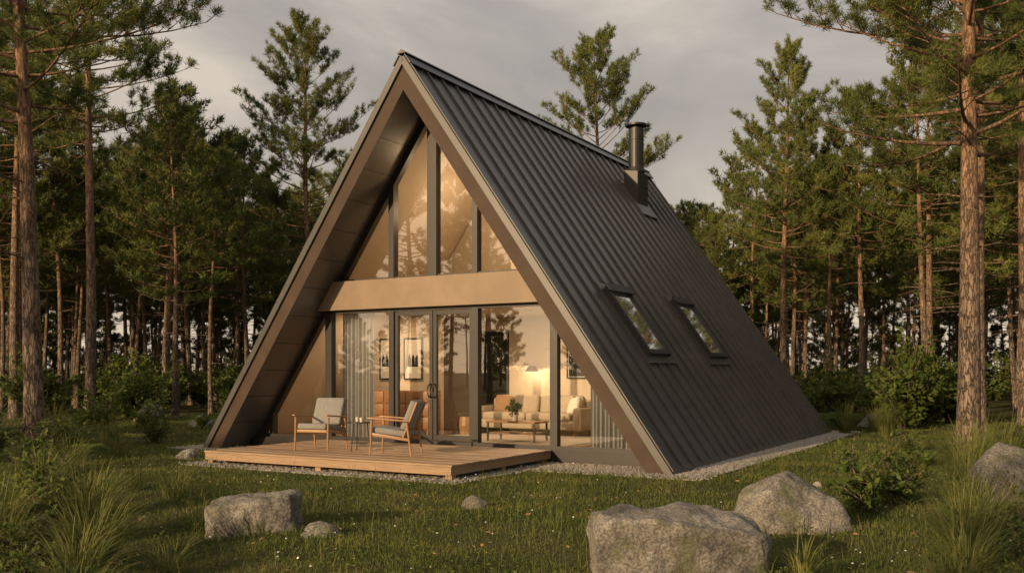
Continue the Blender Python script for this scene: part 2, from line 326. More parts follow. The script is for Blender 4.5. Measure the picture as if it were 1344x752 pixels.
S=croot('sofa',.45,4.3,HD)
w=1.3
rbox('base',(0,0,.25),(2*w,.9,.2),M['sofa'],S,bevel=.04)
for s in(-1,1):
    rbox('arm',(s*(w-.02),0,.38),(.2,.95,.5),M['sofa'],S,bevel=.06); rbox('seat_cushion',(s*.56,-.06,.42),(1.1,.8,.18),M['sofa'],S,bevel=.06)
    rbox('back_cushion',(s*.56,.30,.66),(1.08,.2,.45),M['sofa'],S,(math.radians(-10),0,0),.08)
    for y in(-.38,.38): tube('leg',[(s*1.2,y,0),(s*1.2,y,.16)],[.02,.025],M['wood'],S,8)
rbox('back',(0,.42,.5),(2*w,.14,.6),M['sofa'],S,bevel=.05)
rbox('throw_pillow',(-.85,.08,.68),(.42,.14,.4),M['cush'],S,(-.3,.1,.2),.06)
rbox('throw_pillow',(.8,.06,.68),(.42,.14,.4),M['sofa'],S,(-.3,-.15,-.2),.06)
rbox('throw_pillow',(1.02,-.05,.66),(.38,.14,.38),M['white'],S,(-.35,-.2,-.5),.06)
C_=croot('coffee_table',1.15,2.3,HD)
rbox('top',(0,0,.40),(1.15,.6,.035),M['wood'],C_,bevel=.01)
rbox('shelf',(0,0,.18),(1.05,.5,.02),M['wood'],C_,bevel=.006)
for sx in(-1,1):
    for sy in(-1,1): rbox('leg',(sx*.54,sy*.26,.19),(.035,.035,.39),M['black'],C_,bevel=.004)
RG=croot('rug',.9,2.8,HD+.002); box('rug_pile',-1.9,1.7,-1.3,1.2,0,.012,M['rug'],RG)
def leaf_cloud(n,rad,size,base=(0,0,0),up=.3):
    d=rng.normal(size=(n,3)); d/=np.linalg.norm(d,axis=1)[:,None]; r=rng.random(n)**.45
    P=d*r[:,None]*np.array(rad)+np.array(base)
    a=rng.normal(size=(n,3)); a[:,2]+=up; a/=np.linalg.norm(a,axis=1)[:,None]
    b=np.cross(a,rng.normal(size=(n,3))); b/=np.linalg.norm(b,axis=1)[:,None]+1e-9
    s=size*rng.uniform(.6,1.3,n)[:,None]
    V=np.stack([P,P+a*s*.5+b*s*.28,P+a*s,P+a*s*.5-b*s*.28],1).reshape(-1,3)
    return V,np.arange(4*n).reshape(-1,4)
def potted(name,u,v,z,r=.06,h=.1,lr=.12):
    c=croot(name,u,v,z); tube('pot',[(0,0,0),(0,0,h)],[r*.8,r],M['ceramic'],c,14)
    V,Q=leaf_cloud(110,(lr,lr,lr*1.1),.09,(0,0,h+lr*.8)); o=link(D.objects.new('leaves',fast_mesh('leaves',V,Q,mats=[M['leaf']]))); o.parent=c
    for i in range(5):
        a=i*1.25; tube('stem',[(0,0,h*.8),(lr*.5*math.cos(a),lr*.5*math.sin(a),h+lr)],[.004,.002],M['leaf'],c,4)
potted('potted_plant',1.1,2.3,HD+.42,.07,.12,.15)
Dr=croot('dresser',-2.2,2.85,HD)
rbox('carcass',(0,0,.56),(1.9,.42,.86),M['orange'],Dr,bevel=.01)
for i in range(3):
    for j in range(3):
        rbox('drawer_front',(-.62+.62*i,-.222,.28+.28*j),(.58,.02,.25),M['orange'],Dr,bevel=.005); rbox('knob',(-.62+.62*i,-.24,.28+.28*j),(.1,.02,.015),M['black'],Dr,bevel=.003)
for sx in(-1,1):
    for y in (-.15,.15): tube('leg',[(sx*.85,y,0),(sx*.85,y,.14)],[.018,.025],M['wood'],Dr,8)
rbox('low_cabinet_top',(-1.35,0,.5),(.7,.4,.6),M['wood'],Dr,bevel=.01)
potted('potted_plant',-3.55,2.8,HD+.82,.08,.14,.16); potted('potted_plant',-3.2,2.75,HD+.82,.06,.1,.12)
def picture(u,v,z,w,h,kind):
    c=croot('framed_picture',u,v,z)
    for a in((-w/2,-w/2+.03,-h/2,h/2),(w/2-.03,w/2,-h/2,h/2),(-w/2+.03,w/2-.03,-h/2,-h/2+.03),(-w/2+.03,w/2-.03,h/2-.03,h/2)):
        box('frame',a[0],a[1],-.03,0,a[2],a[3],M['black'],c)
    box('paper',-w/2+.03,w/2-.03,-.012,-.002,-h/2+.03,h/2-.03,M['white'],c)
    if kind==0:
        for i in range(3):
            V=[(-.10+.1*i-.05,-.016,-.18),(-.1+.1*i+.05,-.016,-.18),(-.1+.1*i+.04,-.016,.0+.04*i),(-.1+.1*i,-.016,.14-.03*i),(-.1+.1*i-.04,-.016,.02)]
            pmesh('ink_shape',V,[(0,1,2,3,4)],M['black'],c)
    else:
        pmesh('ink_shape',[(-w/2+.05,-.016,-h/2+.05),(w/2-.05,-.016,-h/2+.05),(w/2-.05,-.016,0),(w*.2,-.016,h*.22),(0.05,-.016,.0),(-w*.2,-.016,h*.33),(-w/2+.05,-.016,.1)],[(0,1,2,3,4,5,6)],M['black'],c)
picture(-2.85,3.19,1.95,.42,.95,0); picture(-2.1,3.19,1.95,.52,.95,0); picture(1.25,BW-.01,1.95,.75,.9,1)
Bk=croot('storage_basket',-.95,3.7,HD); tube('basket_body',[(0,0,0),(0,0,.2),(0,0,.4)],[.2,.24,.22],M['wood'],Bk,20)
WL=croot('wall_lamp',.0,BW,1.75)
tube('arm',[(0,0,0),(0,-.18,.05),(.1,-.28,.02)],[.012]*3,M['black'],WL,8)
tube('shade',[(.1,-.28,.05),(.1,-.28,.03),(.1,-.28,-.09)],[.04,.09,.16],M['black'],WL,20,caps=False)
m,nt,b=nmat('lamp_bulb'); b.inputs['Emission Color'].default_value=(1,.75,.45,1); b.inputs['Emission Strength'].default_value=18; M['bulb']=m
tube('bulb',[(.1,-.28,-.01),(.1,-.28,-.04),(.1,-.28,-.08)],[.02,.05,.03],m,WL,12)
def lamp(name,u,v,z,e,size,kind='POINT'):
    l=D.lights.new(name,kind); l.energy=e; l.color=(1,.68,.39)
    if kind=='AREA': l.size=size
    else: l.shadow_soft_size=size
    o=link(D.objects.new(name,l)); x,y=UV(u,v); o.location=(x,y,z); return o
lamp('wall_lamp_light',.1,BW-.3,1.6,14,.05)
lamp('room_fill_light',.9,3.2,2.9,56,.6,kind='AREA'); lamp('room_fill_light',-2.3,2.1,2.9,42,.5,kind='AREA')  # unseen fill lights, added to brighten the lower room
lamp('loft_fill_light',0,2.6,5.2,60,.2)  # unseen fill, added to brighten the loft
for (u,v) in((.9,3.2),(-2.3,2.1)):
    c=croot('added_fixture',u,v,2.935); tube('ring',[(0,0,0),(0,0,.033)],[.1,.1],M['white'],c,20)  # invented rings to house the added fill lights
c=croot('added_pendant',0,2.6,5.3); tube('cord',[(0,0,0),(0,0,.9)],[.005,.005],M['black'],c,6); tube('shade',[(0,0,.1),(0,0,.12)],[.12,.03],M['white'],c,16)  # invented pendant to go with the added loft fill
def curtain(u0,u1,v,z0,zf):
    c=croot('curtain',0,0,0); n=90; V=[]
    for j in range(2):
        for i in range(n):
            u=u0+(u1-u0)*i/(n-1); y=v+.045*math.sin(i*.62)+.02*math.sin(i*.23)
            V.append((u,y,z0 if j==0 else zf(u)))
    pmesh('curtain_cloth',V,[(i,i+1,n+i+1,n+i) for i in range(n-1)],M['curtain'],c,True)
curtain(-2.62,-1.75,1.35,HD+.02,lambda u:2.9)
curtain(3.25,3.98,1.35,HD+.02,lambda u:min(2.9,H-(u+TT+.08)*SL))
# ------------------------------------------------------------------ ground
t=np.linspace(-1,1,241); ax=np.sign(t)*(np.abs(t)**3)*1200+t*40
gx,gy=np.meshgrid(ax,ax+15); Vg=np.stack([gx,gy,ghe(gx,gy)],-1).reshape(-1,3)
n=len(t); i,j=np.meshgrid(np.arange(n-1),np.arange(n-1)); b0=(j*n+i).ravel()
link(D.objects.new('ground',fast_mesh('ground',Vg,np.stack([b0,b0+1,b0+n+1,b0+n],-1),mats=[M['ground']],smooth=True)))
GR=empty('gravel_border',(MX,MY,0),-A)
strips=[(-5.95,5.95,-.45,R),(-5.95,-5.2,R,12.8),(5.2,5.95,R,12.8),(-5.2,5.2,12.0,12.8),(-2.95,3.0,-2.7,-.45)]
for s in strips: box('gravel_bed',s[0],s[1],s[2],s[3],-.05,.006,M['gravel'],GR)
def pebbles(n,areas,w,size):
    ar=np.array(areas); p=np.array(w,float); p/=p.sum(); k=rng.choice(len(areas),n,p=p)
    u=ar[k,0]+(ar[k,1]-ar[k,0])*rng.random(n)+rng.normal(0,.05,n); v=ar[k,2]+(ar[k,3]-ar[k,2])*rng.random(n)+rng.normal(0,.05,n)
    o=np.array([[1,0,0],[0,1,0],[-1,0,0],[0,-1,0],[0,0,.7],[0,0,-.7]])
    s=size*rng.uniform(.5,1.5,(n,1,1)); V=o[None]*s*rng.uniform(.7,1.3,(n,6,1))
    an=rng.random(n)*6.28; c_,s_=np.cos(an)[:,None],np.sin(an)[:,None]
    X=V[:,:,0]*c_-V[:,:,1]*s_; Y=V[:,:,0]*s_+V[:,:,1]*c_
    V=np.stack([X+u[:,None],Y+v[:,None],V[:,:,2]+.012],-1).reshape(-1,3)
    f=np.array([[0,1,4],[1,2,4],[2,3,4],[3,0,4]]); T=(np.arange(n)[:,None,None]*6+f[None]).reshape(-1,3)
    return V,T
V,T_=pebbles(26000,strips,[6,5,8,1,3],.024)
o=link(D.objects.new('pebbles',fast_mesh('pebbles',V,None,T_,mats=[M['gravel']]))); o.parent=GR
# ------------------------------------------------------------------ grass
def excl(x,y):
    u,v=toUV(x,y); e=(np.abs(u)<5.8+rng.normal(0,.06,len(u)))&(v>-.3+rng.normal(0,.05,len(u)))&(v<12.7)
    e|=(u>-2.85)&(u<2.9)&(v>-2.58)&(v<0); return e
def blades(x,y,hh,ww,lean=.5,z=None):
    n=len(x); an=rng.random(n)*6.283; dx,dy=np.cos(an),np.sin(an); la=rng.random(n)*6.283; le=np.abs(rng.normal(0,lean,n))
    z=ghe(x,y)-.005 if z is None else z
    B=np.stack([x,y,z],-1); W=np.stack([dx,dy,0*dx],-1)*ww[:,None]*.5
    l=np.stack([np.cos(la)*le,np.sin(la)*le,np.ones(n)],-1); l/=np.linalg.norm(l,axis=1)[:,None]
    mid=B+l*hh[:,None]*.5; l2=l.copy(); l2[:,:2]*=1.9; l2/=np.linalg.norm(l2,axis=1)[:,None]; tip=mid+l2*hh[:,None]*.55
    V=np.stack([B-W,B+W,mid+W*.75,mid-W*.75,tip],1).reshape(-1,3); k=np.arange(n)*5
    return V,np.stack([k,k+1,k+2,k+3],-1),np.stack([k+3,k+2,k+4],-1)
N=520000
yy=2.5+34*rng.random(N)**1.35; xx=(rng.random(N)*2-1)*(yy*.62+2.5)
def fb(x,y): return .5+.5*np.sin(x*1.3+2*np.sin(y*.8))*np.cos(y*1.1+1.7*np.sin(x*.6))
k=~excl(xx,yy); xx,yy=xx[k],yy[k]
hh=(.03+.045*rng.random(len(xx)))*(.6+.8*fb(xx,yy)); ww=.005+.00055*yy
V,Q,T_=blades(xx,yy,hh,ww,.6)
link(D.objects.new('lawn_grass',fast_mesh('lawn_grass',V,Q,T_,mats=[M['grass']])))
N=15000; yy=3+32*rng.random(N)**1.2; xx=(rng.random(N)*2-1)*(yy*.62+2.5); k=~excl(xx,yy)&(fb(xx*1.7,yy*1.7)>.4); xx,yy=xx[k],yy[k]
V,Q,T_=blades(xx,yy,.10+.2*rng.random(len(xx)),np.full(len(xx),.006)+.0003*yy,.35)
link(D.objects.new('tall_grass_stems',fast_mesh('tall_grass_stems',V,Q,T_,mats=[M['tall']])))
N=26000; yy=3+22*rng.random(N)**1.2; xx=(rng.random(N)*2-1)*(yy*.6+2); k=~excl(xx,yy)&(fb(xx*.9+3,yy*.9)<.42); xx,yy=xx[k],yy[k]; n=len(xx)
V,Q=leaf_cloud(n,(0,0,0),.045,up=.2); V=V.reshape(n,4,3)*np.array([1,1,.5])+np.stack([xx,yy,ghe(xx,yy)+.03+.06*rng.random(n)],-1)[:,None]
link(D.objects.new('clover_weeds',fast_mesh('clover_weeds',V.reshape(-1,3),Q,mats=[M['leaf']])))
n=420; yy=5+14*rng.random(n); xx=(rng.random(n)*2-1)*yy*.55; k=~excl(xx,yy); xx,yy=xx[k],yy[k]; n=len(xx)
P=np.stack([xx,yy,ghe(xx,yy)+.09+.08*rng.random(n)],-1); th=np.arange(5)*2*np.pi/5
V=(P[:,None]+.010*np.stack([np.cos(th),np.sin(th),0*th],-1)[None]+np.array([0,0,.004])[None,None]*rng.normal(size=(n,5,1))); V=V.reshape(-1,3)
kk=np.arange(n)*5; T_=np.concatenate([np.stack([kk,kk+1,kk+2],-1),np.stack([kk,kk+2,kk+3],-1),np.stack([kk,kk+3,kk+4],-1)])
link(D.objects.new('white_wildflowers',fast_mesh('white_wildflowers',V,None,T_,mats=[M['flower']])))
n=350; yy=4+14*rng.random(n); xx=(rng.random(n)*2-1)*yy*.55; k=~excl(xx,yy); xx,yy=xx[k],yy[k]; n=len(xx)
V,Q=leaf_cloud(n,(0,0,0),.075,up=0); V=V.reshape(n,4,3)*np.array([1,1,.35])+np.stack([xx,yy,ghe(xx,yy)+.055],-1)[:,None]
link(D.objects.new('fallen_leaves',fast_mesh('fallen_leaves',V.reshape(-1,3),Q,mats=[M['dead']])))
# ------------------------------------------------------------------ rocks
def rock(x,y,w,d,h,seed,rz=0,npt=13,pts=None):
    r=random.Random(seed); bm=bmesh.new()
    if pts is None:
        pts=[]
        for i in range(npt):
            a=i*2.4+r.uniform(-.4,.4); zz=(i+.5)/npt; rr=math.sqrt(max(.05,1-zz**1.6))*r.uniform(.75,1.08)
            pts.append((math.cos(a)*rr,math.sin(a)*rr,zz*r.uniform(.85,1.05)))
        for i in range(7):
            a=i*.9+r.uniform(-.3,.3); pts.append((math.cos(a)*r.uniform(.85,1.05),math.sin(a)*r.uniform(.85,1.05),-.25)); 
    for p in pts: bm.verts.new((p[0]*w/2,p[1]*d/2,p[2]*h))
    bmesh.ops.convex_hull(bm,input=bm.verts)
    bmesh.ops.delete(bm,geom=[v for v in bm.verts if not v.link_faces],context='VERTS')
    bmesh.ops.bevel(bm,geom=bm.edges[:],offset=.022*min(w,h*2),segments=1,affect='EDGES',profile=.6)
    bmesh.ops.triangulate(bm,faces=bm.faces[:])
    for _ in range(5):
        le=[e for e in bm.edges if e.calc_length()>.035*max(.8,w)]
        if le: bmesh.ops.subdivide_edges(bm,edges=le,cuts=1,use_grid_fill=False)
        bmesh.ops.triangulate(bm,faces=bm.faces[:])
    bm.normal_update()
    mvs=[]
    for v in bm.verts:
        c=v.co/max(w,.5)
        nn=noise.fractal(c*3.2+Vector((seed*3.1,0,0)),1,2,5)*.04*w+noise.fractal(v.co*13+Vector((seed,0,0)),1,2,4)*.008
        mvs.append(v.normal*nn)
    for v,d_ in zip(bm.verts,mvs): v.co+=d_
    me=D.meshes.new('boulder'); bm.to_mesh(me); bm.free(); me.shade_smooth(); me.set_sharp_from_angle(angle=math.radians(38)); me.materials.append(M['rock'])
    o=link(D.objects.new('boulder',me)); o.location=(x,y,float(ghe(x,y))); o.rotation_euler=(0,0,rz); return o
slab=[(-1,-.8,-.3),(1,-.7,-.3),(1,.8,-.3),(-1,.8,-.3),(-.97,-.75,.75),(-.8,-.85,.98),(.1,-.95,.93),(.85,-.9,.72),(1.02,-.6,.6),(.98,.5,.8),(.5,.8,1.0),(-.5,.85,1.08),(-.95,.6,1.0)]
pyr=[(-1,-.7,-.3),(1,-.8,-.3),(1,.8,-.3),(-1,.8,-.3),(-1,-.5,.3),(-.55,-.7,.7),(-.15,-.3,1.05),(.1,.3,1.0),(.6,-.5,.6),(1.0,-.5,.2),(1.0,.4,.35),(-.7,.6,.7),(0,-.95,.3)]
low=[(-1,-.7,-.3),(1,-.8,-.3),(1,.8,-.3),(-1,.8,-.3),(-.98,-.5,.65),(-.5,-.9,.75),(.3,-.95,.85),(.8,-.7,1.0),(1.0,-.2,.9),(.9,.6,1.0),(-.3,.8,.9),(-.95,.5,.8)]
rock(1.32,7.55,1.42,.75,.46,1,pts=slab)
rock(-2.72,9.9,.98,.65,.40,2,rz=.1,pts=low)
rock(-1.93,9.45,.46,.34,.15,3); rock(-.45,11.3,.40,.34,.17,4)
rock(2.92,9.9,1.24,.8,.58,5,pts=pyr)
rock(5.75,10.9,1.4,1.0,.82,6)
for i,(x,y,w,h) in enumerate([(-12,31,1.25,.72),(-9.4,28.5,1.05,.4),(-10.6,21.5,1.0,.5),(11.2,29,1.15,.5),(-6.2,18,.55,.22),(-5.1,17.3,.3,.14),(-13,34,.8,.5),(13.3,31,.9,.4),(4.3,13.2,.22,.1)]): rock(x,y,w,w*.75,h,10+i,rz=i)
# ------------------------------------------------------------------ pines
def pine_mesh(seed,h,cs,Rb,lmax,nb,ntw=7,nn=15,nl=.21,nw=.022,lean=.0,bend=.15,step=.1,snags=12):
    r=np.random.default_rng(seed); Vs=[];Qs=[];off=0
    def add(V,Q):
        nonlocal off
        Vs.append(V);Qs.append(Q+off);off+=len(V)
    K=18; tt=np.linspace(0,1,K); ph=r.random(4)*6.28
    cx=lambda t:bend*(np.sin(t*3+ph[0])-np.sin(ph[0]))+.05*np.sin(t*9+ph[1])*t+lean*t*h
    cy=lambda t:bend*(np.sin(t*2.6+ph[2])-np.sin(ph[2]))+.05*np.sin(t*8+ph[3])*t
    rad=lambda t:Rb*((1-t)**.75*.93+.02)+Rb*.35*np.exp(-t*h/.35)
    P=np.stack([cx(tt),cy(tt),tt*h],-1); add(*tube_arr(P,rad(tt),12))
    tb=[];td=[]
    for i in range(nb):
        t=(i+r.random())/nb; t=t**.9; z=cs+(.985-cs)*t; base=np.array([cx(z),cy(z),z*h])
        az=i*2.399+r.normal(0,.5); prof=(1-t)**.6*(.66+.34*min(1,t/.2))+.08
        Ln=lmax*prof*r.uniform(.5,1.25); pit=math.radians(-8+55*t+r.normal(0,8)); cv=.18+.1*r.random()
        s=np.linspace(0,1,6); hd=np.array([math.cos(az),math.sin(az)]); sd=np.array([-hd[1],hd[0]]); wob=r.normal(0,.08)
        pts=np.stack([base[0]+Ln*s*math.cos(pit)*hd[0]+sd[0]*wob*Ln*s*s, base[1]+Ln*s*math.cos(pit)*hd[1]+sd[1]*wob*Ln*s*s, base[2]+Ln*(s*math.sin(pit)+cv*s*s)],-1)
        rb=min(.35*float(rad(z)),.012+.016*Ln); add(*tube_arr(pts,rb*(1-.8*s),4))
        m=max(4,int(ntw*(.5+.5*Ln/lmax)))
        for k in range(m+1):
            q=1.0 if k==m else .40+.58*(k+r.random())/m
            f=q*5; i0=min(int(f),4); p0=pts[i0]+(pts[i0+1]-pts[i0])*(f-i0); dr=pts[i0+1]-pts[i0]; dr/=np.linalg.norm(dr)
            ang=0 if k==m else (1 if k%2 else -1)*math.radians(r.uniform(30,75))
            c,s_=math.cos(ang),math.sin(ang); d=np.array([dr[0]*c-dr[1]*s_,dr[0]*s_+dr[1]*c,dr[2]+r.uniform(0,.55)]); d/=np.linalg.norm(d)
            tl=(.24+.32*Ln*(1.15-q))*r.uniform(.7,1.25)
            e=p0+d*tl+np.array([0,0,.12*tl]); mid=p0+d*tl*.5
            add(*tube_arr(np.stack([p0,mid,e]),np.array([.010,.007,.004])*(1+Ln*.1),3))
            nt=max(3,int(tl/step))
            for j in range(nt):
                w=.25+.75*(j+.6)/nt; c0=p0+(e-p0)*w
                tb.append(c0+r.normal(0,.05,3)+np.array([0,0,.03])); dd=d+np.array([0,0,.6])+r.normal(0,.45,3); td.append(dd/np.linalg.norm(dd))
    for i in range(snags):
        z=r.uniform(.2,cs+.05); az=r.random()*6.28; Ln=r.uniform(.3,1.4); base=np.array([cx(z),cy(z),z*h]); s=np.linspace(0,1,5)
        pts=base+np.stack([Ln*s*math.cos(az)+.1*Ln*np.sin(s*5),Ln*s*math.sin(az),Ln*(r.uniform(-.15,.35)*s-.12*s*s)+0*s],-1); add(*tube_arr(pts,.022*(1-.85*s),4))
        if r.random()<.6:
            p0=pts[3]; d=np.array([math.cos(az+.8),math.sin(az+.8),.3])*Ln*.35; add(*tube_arr(np.stack([p0,p0+d*.5,p0+d]),np.array([.008,.006,.002]),3))
    V0=np.concatenate(Vs);Q=np.concatenate(Qs)
    tb=np.array(tb);td=np.array(td);n=len(tb)
    B=np.repeat(tb,nn,0); Dn=np.repeat(td,nn,0)*.7+r.normal(0,.55,(n*nn,3)); Dn/=np.linalg.norm(Dn,axis=1)[:,None]
    ln=(nl*r.uniform(.65,1.15,n*nn))[:,None]; W=np.cross(Dn,r.normal(size=(n*nn,3))); W/=np.linalg.norm(W,axis=1)[:,None]+1e-9
    B=B+r.normal(0,.035,B.shape)
    NV=np.stack([B-W*nw*.5,B+W*nw*.5,B+Dn*ln],1).reshape(-1,3); Tn=np.arange(3*n*nn).reshape(-1,3)+len(V0)
    return fast_mesh('pine_mesh',np.concatenate([V0,NV]),Q,Tn,mats=[M['bark'],M['needle']],mq=0,mt=1,smooth=True)
def place(name,me,x,y,s=1,rz=None,parent=None,wide=1):
    o=link(D.objects.new(name,me)); o.location=(x,y,float(ghe(x,y))-.03); o.rotation_euler=(random.uniform(-.02,.02),random.uniform(-.02,.02),random.random()*6.28 if rz is None else rz); o.scale=(s*wide,s*wide,s*random.uniform(.96,1.05)); o.parent=parent; return o
hr=pine_mesh(101,14.5,.42,.23,3.3,76,10,28,.17,.014,bend=.12,step=.08,snags=22)
hl=pine_mesh(102,13.5,.46,.20,3.2,70,10,28,.17,.014,bend=.1,step=.08,snags=16)
mid=[pine_mesh(110+i,16.5,[.40,.54,.38,.50][i],.19,[3.3,3.2,3.7,3.1][i],[78,66,86,66][i],9,19,.22,.024,step=.085) for i in range(4)]
far=[pine_mesh(130+i,13.0,[.42,.50,.56,.45,.37][i],.14,[2.9,2.6,2.7,3.0,2.8][i],[54,50,46,52,58][i],7,10,.30,.044,bend=.25,step=.13) for i in range(5)]
young=[pine_mesh(150+i,7.5,.06,.08,2.0,56,6,9,.34,.06,bend=.15,step=.16,snags=0) for i in range(2)]
place('pine_tree',hr,8.75,18.0,1.0,rz=.6)
place('pine_tree',hl,-9.2,18.1,1.0,rz=2.0)
place('pine_tree',mid[1],-13.3,29.5,.98,rz=1.)
place('pine_tree',mid[0],-8.6,40.5,1.04,rz=2.5)
place('pine_tree',mid[2],4.6,46,1.06,rz=0.3)
place('pine_tree',mid[0],11.6,40,.90,rz=4.)
place('pine_tree',mid[3],11.0,22.1,.95,rz=3.3)
place('pine_tree',mid[3],-17.5,33,1.0,rz=3.)
place('pine_tree',mid[1],16.5,37,.85,rz=5.)
place('pine_tree',mid[2],19.0,34,.95,rz=1.5)
place('pine_tree',mid[2],-20,38,1.0,rz=4.4)
place('pine_tree',mid[3],15.6,28.5,.98,rz=.4)
for i,(x,y) in enumerate([(-9,-7),(-13,-12.5),(-8,-11),(-16,-17),(-5,-9),(-1,-9)]):
    place('pine_tree',[mid[0],mid[2],mid[1],mid[3]][i%4],x,y,.9)
for i,(x,y) in enumerate([(-24,9),(-28,3),(-30,12),(-27,15),(-31,-3),(-37,1),(-35,9)]):
    place('pine_tree',[mid[0],mid[2],mid[1],mid[3]][i%4],x,y,.85)
FO=empty('distant_pine_forest'); cnt=0
pts=[]
tries=0
while cnt<290 and tries<20000:
    tries+=1
    y=random.uniform(34,88); x=random.uniform(-1,1)*(y*.64+6)
    px=672+1230*x/y
    if y<44 and -7<x<13: continue
    if y<48 and 330<px<480: continue
    if any((x-a)**2+(y-b)**2<4.5 for a,b in pts): continue
    pts.append((x,y)); cnt+=1
    s=random.uniform(.76,1.08)*(1 if y<55 else 1.12)
    if 480<px<960: s*=.85
    place('distant_pine',far[cnt%5],x,y,s,parent=FO)
for i in range(150):
    a=random.uniform(0,6.283); r=random.uniform(58,98); x,y=r*math.cos(a),r*math.sin(a)+10
    if y>25 and abs(x)<y*.68+6: continue
    if y<0 and -24<x*.74-y*.672<-4: continue
    if x<-20 and y>0 and i%3: continue
    place('distant_pine',far[i%5],x,y,random.uniform(.8,1.1),parent=FO)
# young pines closing the view at the far edge of the forest (full circle)
for i in range(130):
    a=math.radians(30)+math.radians(120)*(i+random.random())/130; r=random.uniform(62,100); x,y=r*math.cos(a)*1.05,r*math.sin(a)
    place('young_pine',young[i%2],x,y,random.uniform(.6,1.15),parent=FO)
for i in range(90):
    a=math.radians(150)+math.radians(240)*(i+random.random())/90; r=random.uniform(75,105); x,y=r*math.cos(a),r*math.sin(a)
    place('young_pine',young[i%2],x,y,random.uniform(.8,1.3),parent=FO)
# ------------------------------------------------------------------ shrubs
def shrub_mesh(seed,h,w,n,ls):
    r=np.random.default_rng(seed); Vs=[];Qs=[];off=0; LP=[];LD=[]
    for i in range(16):
        az=r.random()*6.28; o=r.uniform(.1,1)*w*.5; hh=h*r.uniform(.45,1.1); s=np.linspace(0,1,6)
        P=np.stack([math.cos(az)*(o*s**1.4)+.05*np.sin(s*6+i),math.sin(az)*(o*s**1.4)+.05*np.cos(s*5+i),hh*s],-1)
        V,Q=tube_arr(P,.012*h*(1-.85*s)+.002,4); Vs.append(V);Qs.append(Q+off);off+=len(V)
        for k in range(7):
            q=r.uniform(.25,1); p0=P[min(5,int(q*5))]; d=r.normal(size=3); d[2]=abs(d[2])*.5; d/=np.linalg.norm(d); l=r.uniform(.12,.38)*h*.7
            V,Q=tube_arr(np.stack([p0,p0+d*l*.5,p0+d*l]),np.array([.004,.003,.002])*h,3); Vs.append(V);Qs.append(Q+off);off+=len(V)
            m=n//112
            ww=r.random(m)[:,None]; LP.append(p0+d*l*(.2+.9*ww)+r.normal(0,.035*h,(m,3))); LD.append(np.tile(d,(m,1)))
    P=np.concatenate(LP);dd=np.concatenate(LD)+r.normal(0,.7,P.shape); dd/=np.linalg.norm(dd,axis=1)[:,None]; b=np.cross(dd,r.normal(size=P.shape)+np.array([0,0,1.2])); b/=np.linalg.norm(b,axis=1)[:,None]
    s=(ls*r.uniform(.6,1.3,len(P)))[:,None]; LV=np.stack([P,P+dd*s*.45+b*s*.27,P+dd*s,P+dd*s*.45-b*s*.27],1).reshape(-1,3)
    Qs=np.concatenate(Qs); V=np.concatenate(Vs+[LV]); LQ=np.arange(len(LV)).reshape(-1,4)+off
    me=fast_mesh('shrub_mesh',V,np.concatenate([Qs,LQ]),mats=[M['bark'],M['leaf']]); mi=np.zeros(len(Qs)+len(LQ),np.int32); mi[len(Qs):]=1; me.polygons.foreach_set('material_index',mi); return me
shN=[shrub_mesh(201+i,.85,1.2,1000,.085) for i in range(3)]
shF=[shrub_mesh(211+i,2.2,2.4,2800,.17) for i in range(3)]
for x,y,s in((4.15,11,1.05),(4.75,11.6,.9),(-4.7,9.4,.85),(-5.3,10.5,.95),(5.1,9.2,.75),(4.55,8.4,.6),(-4.0,7.6,.65),(-3.6,6.9,.5),(-8.6,17.2,1.1),(-9.9,17.6,1.3),(-9.2,19.2,1.0),(9.5,17.2,.9),(8.2,19.4,.7),(-10.8,24.5,1.5),(-9.9,25.5,1.2),(-7.6,15.2,.9),(-6.2,12.2,.9),(3.9,6.9,.55),(-8.2,21.5,.9),(4.2,7.6,.6),(-3.1,6.1,.42),(3.3,6.2,.4)):
    place('leafy_shrub',shN[int(abs(x)*7)%3],x,y,s)
for x,y,s in((11.4,27.5,1.15),(12.6,28.5,1.2),(10.6,30,.9),(14,30,1.3),(9.0,31,.7),(-13.2,33,1.0),(-15.5,31,1.1),(-9.5,33,.8),(15.5,25,1.0)):
    place('bush',shF[int(abs(x)*3)%3],x,y,s)
US=empty('forest_undergrowth')
for i in range(200):
    y=random.uniform(33,72); x=random.uniform(-1,1)*(y*.62+5)
    if y<42 and -6<x<11: continue
    place('undergrowth_bush',shF[i%3],x,y,random.uniform(.45,1.25),parent=US)
def tuft(name,x,y,n,h,sp,w=.012,m='tall'):
    a=rng.random(n)*6.283; r=sp*np.sqrt(rng.random(n))*.35; K=7; s=np.linspace(0,1,K)
    hh=h*rng.uniform(.55,1.15,n); out=sp*rng.uniform(.3,1.3,n); az=a+rng.normal(0,.4,n)
    bx=np.cos(a)*r;by=np.sin(a)*r
    X=bx[:,None]+np.cos(az)[:,None]*out[:,None]*s**2; Y=by[:,None]+np.sin(az)[:,None]*out[:,None]*s**2
    Z=hh[:,None]*(1.25*s-.45*s**2.6*(out/sp)[:,None])
    wv=(w*(1-s)**.6*.5+.0005); wx=-np.sin(az)[:,None]*wv; wy=np.cos(az)[:,None]*wv
    V=np.stack([np.stack([X-wx,Y-wy,Z],-1),np.stack([X+wx,Y+wy,Z],-1)],2).reshape(-1,3)
    b=(np.arange(n)[:,None]*K*2+np.arange(K-1)[None]*2).ravel(); Q=np.stack([b,b+1,b+3,b+2],-1)
    o=link(D.objects.new(name,fast_mesh(name,V,Q,mats=[M[m]]))); o.location=(x,y,float(ghe(x,y))-.02)
